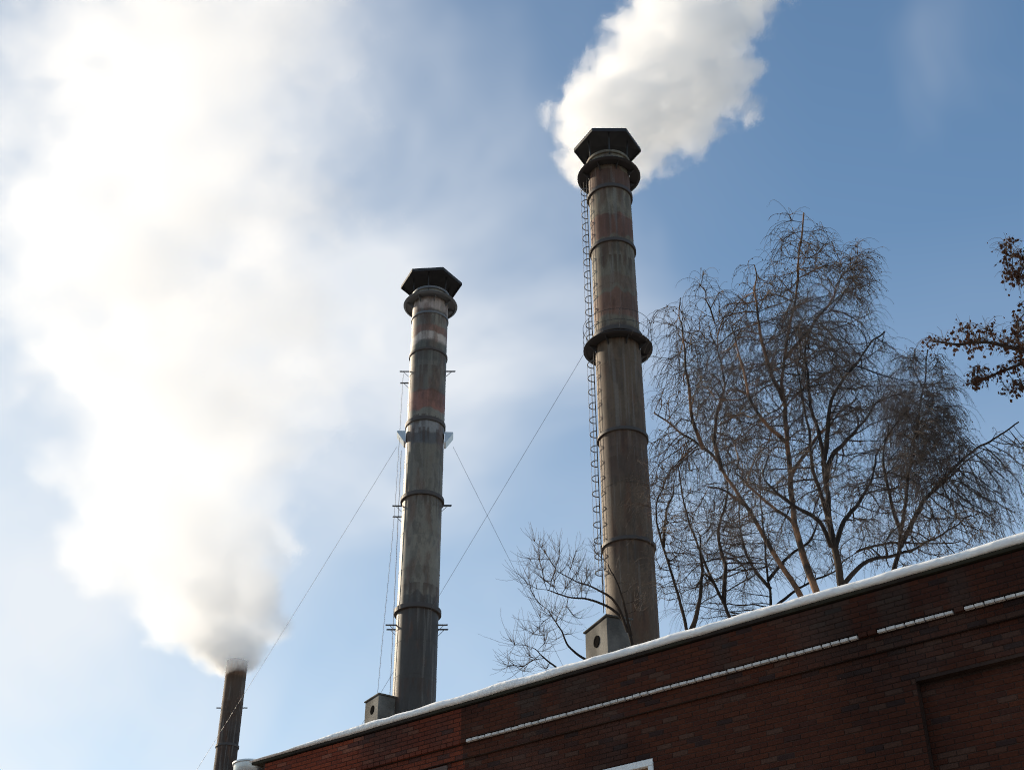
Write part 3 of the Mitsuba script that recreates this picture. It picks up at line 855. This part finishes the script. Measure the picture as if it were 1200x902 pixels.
make_tree('bare_tree', 'slender dark tree with three crooked stems just right of the smoking chimney', [
    (rooted(.1, [(806, 748, 33), (797, 705, 33), (785, 665, 33), (775, 635, 33), (770, 595, 33), (778, 560, 33.1)]), .10, .016),
    (px((806, 748, 33), (814, 725, 33), (820, 695, 33), (824, 665, 32.8), (818, 630, 32.6)), .09, .02),
    (px((777, 640, 33), (782, 600, 33.3), (790, 560, 33.6)), .05, .015)],
    [(780, 590, 33.2, .8, 1.7, .9, 130), (800, 650, 33, 1.0, 1.3, .9, 110), (775, 680, 33, .5, .7, .6, 40), (830, 640, 32.7, .8, 1.2, .8, 90)],
    'bark_bsdf', 25, .18, 600, .8)
make_tree('bare_tree', 'slender forked tree between the crooked stems and the leaning trunk', [
    (rooted(-.1, [(856, 728, 33.5), (845, 700, 33.5), (830, 668, 33.5), (814, 630, 33.5), (802, 590, 33.6), (795, 545, 33.8)]), .10, .016),
    (px((848, 706, 33.5), (850, 665, 33.6), (842, 630, 33.8), (850, 590, 34), (858, 550, 34.2)), .07, .02),
    (px((838, 685, 33.5), (826, 672, 33.1), (815, 690, 32.9)), .04, .015)],
    [(800, 570, 33.7, .8, 1.4, .9, 100), (850, 590, 34, 1.0, 1.5, .9, 140), (880, 650, 34, 1.1, 1.0, .9, 100), (830, 660, 33.5, .8, 1.0, .8, 60)],
    'bark_bsdf', 26, .18, 700, .8)

make_tree('bare_tree', 'faint bare tree in the background, seen between the trunks of the birches', [
    (rooted(.1, [(905, 740, 44), (903, 700, 44), (898, 660, 44), (893, 610, 44), (890, 570, 44)]), .13, .02),
    (px((903, 690, 44), (880, 660, 44), (868, 625, 44.3), (866, 590, 44.5)), .07, .02), (px((900, 680, 44), (925, 650, 44), (950, 630, 43.7), (965, 600, 43.5)), .07, .02),
    (px((904, 715, 44), (935, 690, 44.2), (970, 672, 44.5), (1000, 650, 45)), .06, .02)],
    [(880, 640, 44.2, 1.8, 1.8, 1.3, 170), (940, 640, 43.8, 1.8, 1.6, 1.3, 170), (830, 690, 44.4, 1.6, 1.2, 1.2, 110), (1000, 640, 45, 1.6, 1.2, 1.2, 110), (1090, 640, 45, 1.8, .8, 1, 70), (890, 570, 44, 1.3, 1.2, 1.1, 90)],
    'bark_bsdf', 31, .22, 1500, 1.0, reach=3.4)
make_tree('bare_tree', 'low bushy bare tree fanning out left of and across the foot of the smoking chimney', [
    (rooted(.0, [(752, 820, 37), (745, 775, 37), (736, 735, 37), (716, 712, 37), (690, 702, 37), (660, 698, 37.2), (640, 690, 37.4)]), .13, .015),
    (px((736, 740, 37), (722, 705, 36.8), (702, 690, 36.6), (680, 682, 36.5), (655, 672, 36.4)), .05, .012),
    (px((745, 780, 37), (715, 790, 37), (690, 775, 37), (665, 755, 37), (655, 735, 37.2), (645, 715, 37.4)), .06, .012),
    (px((748, 800, 37), (700, 805, 37.2), (665, 790, 37.4), (640, 772, 37.6), (625, 760, 37.8)), .06, .012),
    (px((740, 745, 37), (730, 700, 36.6), (715, 660, 36.4)), .05, .012)],
    [(650, 675, 37, 1.1, 1.1, .8, 130), (690, 670, 36.8, .9, .9, .8, 100), (645, 725, 37.3, 1.0, 1.0, .8, 90), (620, 765, 37.6, .9, .7, .8, 80), (640, 640, 37.2, .8, .5, .6, 40), (700, 640, 36.6, .5, .5, .5, 30), (740, 700, 36.7, .7, .6, .4, 50)],
    'bark_bsdf', 27, -.10, 800, .75, twig_r=.006, tip=.007, reach=3.2)

# the tree at the right edge keeps curled brown leaves
make_tree('leafy_tree', 'branches with curled dead brown leaves reaching in from the right edge', [
    (rooted(.6, [(1330, 640, 25), (1310, 540, 25), (1290, 440, 25), (1275, 340, 25), (1262, 250, 25)]), .24, .05),
    (px((1293, 460, 25), (1240, 440, 24.6), (1205, 415, 24.3), (1175, 404, 24.1), (1150, 400, 24), (1125, 402, 23.8), (1098, 398, 23.6)), .07, .02),
    (px((1300, 480, 25), (1240, 445, 25.3), (1205, 425, 25.5), (1180, 432, 25.6), (1155, 445, 25.7), (1140, 452, 25.8)), .06, .015),
    (px((1285, 400, 25), (1240, 330, 24.6), (1205, 308, 24.4), (1180, 300, 24.3)), .06, .015)],
    [(1110, 396, 23.7, .35, .28, .4, 60), (1150, 388, 24, .5, .3, .4, 80), (1190, 395, 24.2, .35, .3, .4, 60), (1185, 320, 24.3, .28, .45, .4, 90), (1180, 285, 24.3, .15, .25, .2, 25), (1155, 440, 25.7, .5, .5, .4, 90), (1190, 440, 25.6, .35, .5, .4, 70), (1230, 360, 24.6, .8, 1.6, .8, 80), (1195, 370, 24.4, .2, .3, .3, 30)],
    'bark_bsdf', 28, .25, 1800, .34, twig_r=.006, limb_twigs=True, leaf=(2000, .088, 'dead_leaf_bsdf'), reach=2.0)

# ------------------------------------------------------------------ smoke


def plume(key, label, axis, radii, dens, voxel, seed, amp, soft, scale, g, albedo, holes=0.0):
    n = 90
    s = spline(axis, n)
    r = np.interp(np.linspace(0, len(radii) - 1, n), np.arange(len(radii)), radii)
    grow_ = 1 + amp * .72
    lo, hi = (s - (r * grow_)[:, None]).min(0) - voxel * 2, (s + (r * grow_)[:, None]).max(0) + voxel * 2
    shape = np.ceil((hi - lo) / voxel).astype(int)
    hi = lo + shape * voxel
    ax_ = [lo[c] + (np.arange(shape[c]) + .5) * voxel for c in range(3)]
    zz, yy, xx = np.meshgrid(ax_[2], ax_[1], ax_[0], indexing='ij')
    pts = np.stack([xx, yy, zz], -1).reshape(-1, 3)
    kd = cKDTree(s)
    d, i = kd.query(pts, distance_upper_bound=float((r * grow_).max()) + 1, workers=-1)
    ok = i < n
    ok[ok] &= d[ok] < r[i[ok]] * grow_
    q, dq, iq = pts[ok], d[ok], i[ok]
    t = iq / (n - 1)
    rl = r[iq]
    f1 = meshkit.fbm(q / (scale * 1.0) + seed, 2, seed)
    bil = 0
    for o, (w, fr) in enumerate(((.42, 1.6), (.33, 3.4), (.25, 7.4))):
        bil = bil + w * (1 - np.abs(2 * meshkit.noise(q / scale * fr + 3.7 * seed + o, seed + 20 + o) - 1))
    field = 1 - dq / rl + amp * (.75 * (f1 - .5) * 1.6 + .9 * (bil - .62))
    den = np.clip(field / soft, 0, 1)
    den = den * den * (3 - 2 * den)
    if holes:
        h = meshkit.fbm(q / (scale * 1.3) + 7.7 * seed, 4, seed + 60)
        den = den * np.clip(1 - holes * np.clip((h - .46) / .16, 0, 1) * np.clip(t * 4 - .5, 0, 1), 0, 1)
    dn = np.interp(t, np.linspace(0, 1, len(dens)), dens)
    edge = np.clip((rl * grow_ - dq) / (rl * .15), 0, 1)
    vol = np.zeros(len(pts), np.float32)
    vol[ok] = den * dn * edge
    vol = vol.reshape(shape[2], shape[1], shape[0], 1)
    scene[f'{key}_medium'] = {'type': 'heterogeneous', 'albedo': {'type': 'rgb', 'value': albedo}, 'scale': 1.0,
                              'sigma_t': {'type': 'gridvolume', 'grid': mi.VolumeGrid(vol), 'filter_type': 'trilinear', 'wrap_mode': 'clamp',
                                          'to_world': T().translate(lo.tolist()).scale((hi - lo).tolist())},
                              'phase': {'type': 'hg', 'g': g}}
    k = np.linspace(0, n - 1, 26).astype(int)
    skin = tube(s[k], r[k] * grow_ * 1.0, 28)
    skin = trimesh.convex.convex_hull(skin.vertices)
    scene[key] = mikit.ply(skin, {'type': 'null'}, interior={'type': 'ref', 'id': f'{key}_medium'})
    labels[key] = {'label': label, 'category': 'smoke', 'kind': 'stuff'}


plume('smoke_plume', 'billowing white smoke drifting up right from the chimney nearest the birches',
      [V(rx + .3, ry + 1.2, 40.3), P(712, 176, 44.2), P(722, 146, 45), P(768, 108, 45.8), P(796, 74, 46.5), P(805, 30, 47.2), P(828, -14, 48), P(868, -75, 49.5), P(905, -140, 51)],
      [.8, 1.8, 2.5, 3.0, 3.4, 2.8, 2.9, 4.0, 4.5], [.7, .7, .7, .62, .58, .55, .5, .4, 0.0], .115, 4, 1.0, .25, 1.5, .12, [.999, .999, .999])

plume('smoke_plume_001', 'huge glowing white smoke cloud filling the left sky above the short chimney',
      [V(lx + .1, ly - 1.1, 41.9), P(268, 738, 103), P(243, 685, 103), P(222, 610, 102.5), P(222, 530, 102), P(235, 440, 102), P(215, 340, 102), P(190, 230, 102), P(205, 120, 102), P(225, 10, 102), P(240, -100, 102), P(260, -220, 102)],
      [1.9, 3.6, 6.4, 8.2, 10, 13.5, 15.5, 15.5, 15.5, 15.5, 17, 18], [1.1, .42, .18, .105, .075, .058, .05, .046, .043, .043, .025, 0.0], .40, 9, 1.05, .36, 4.6, .25, [.999, .999, .999], holes=.95)
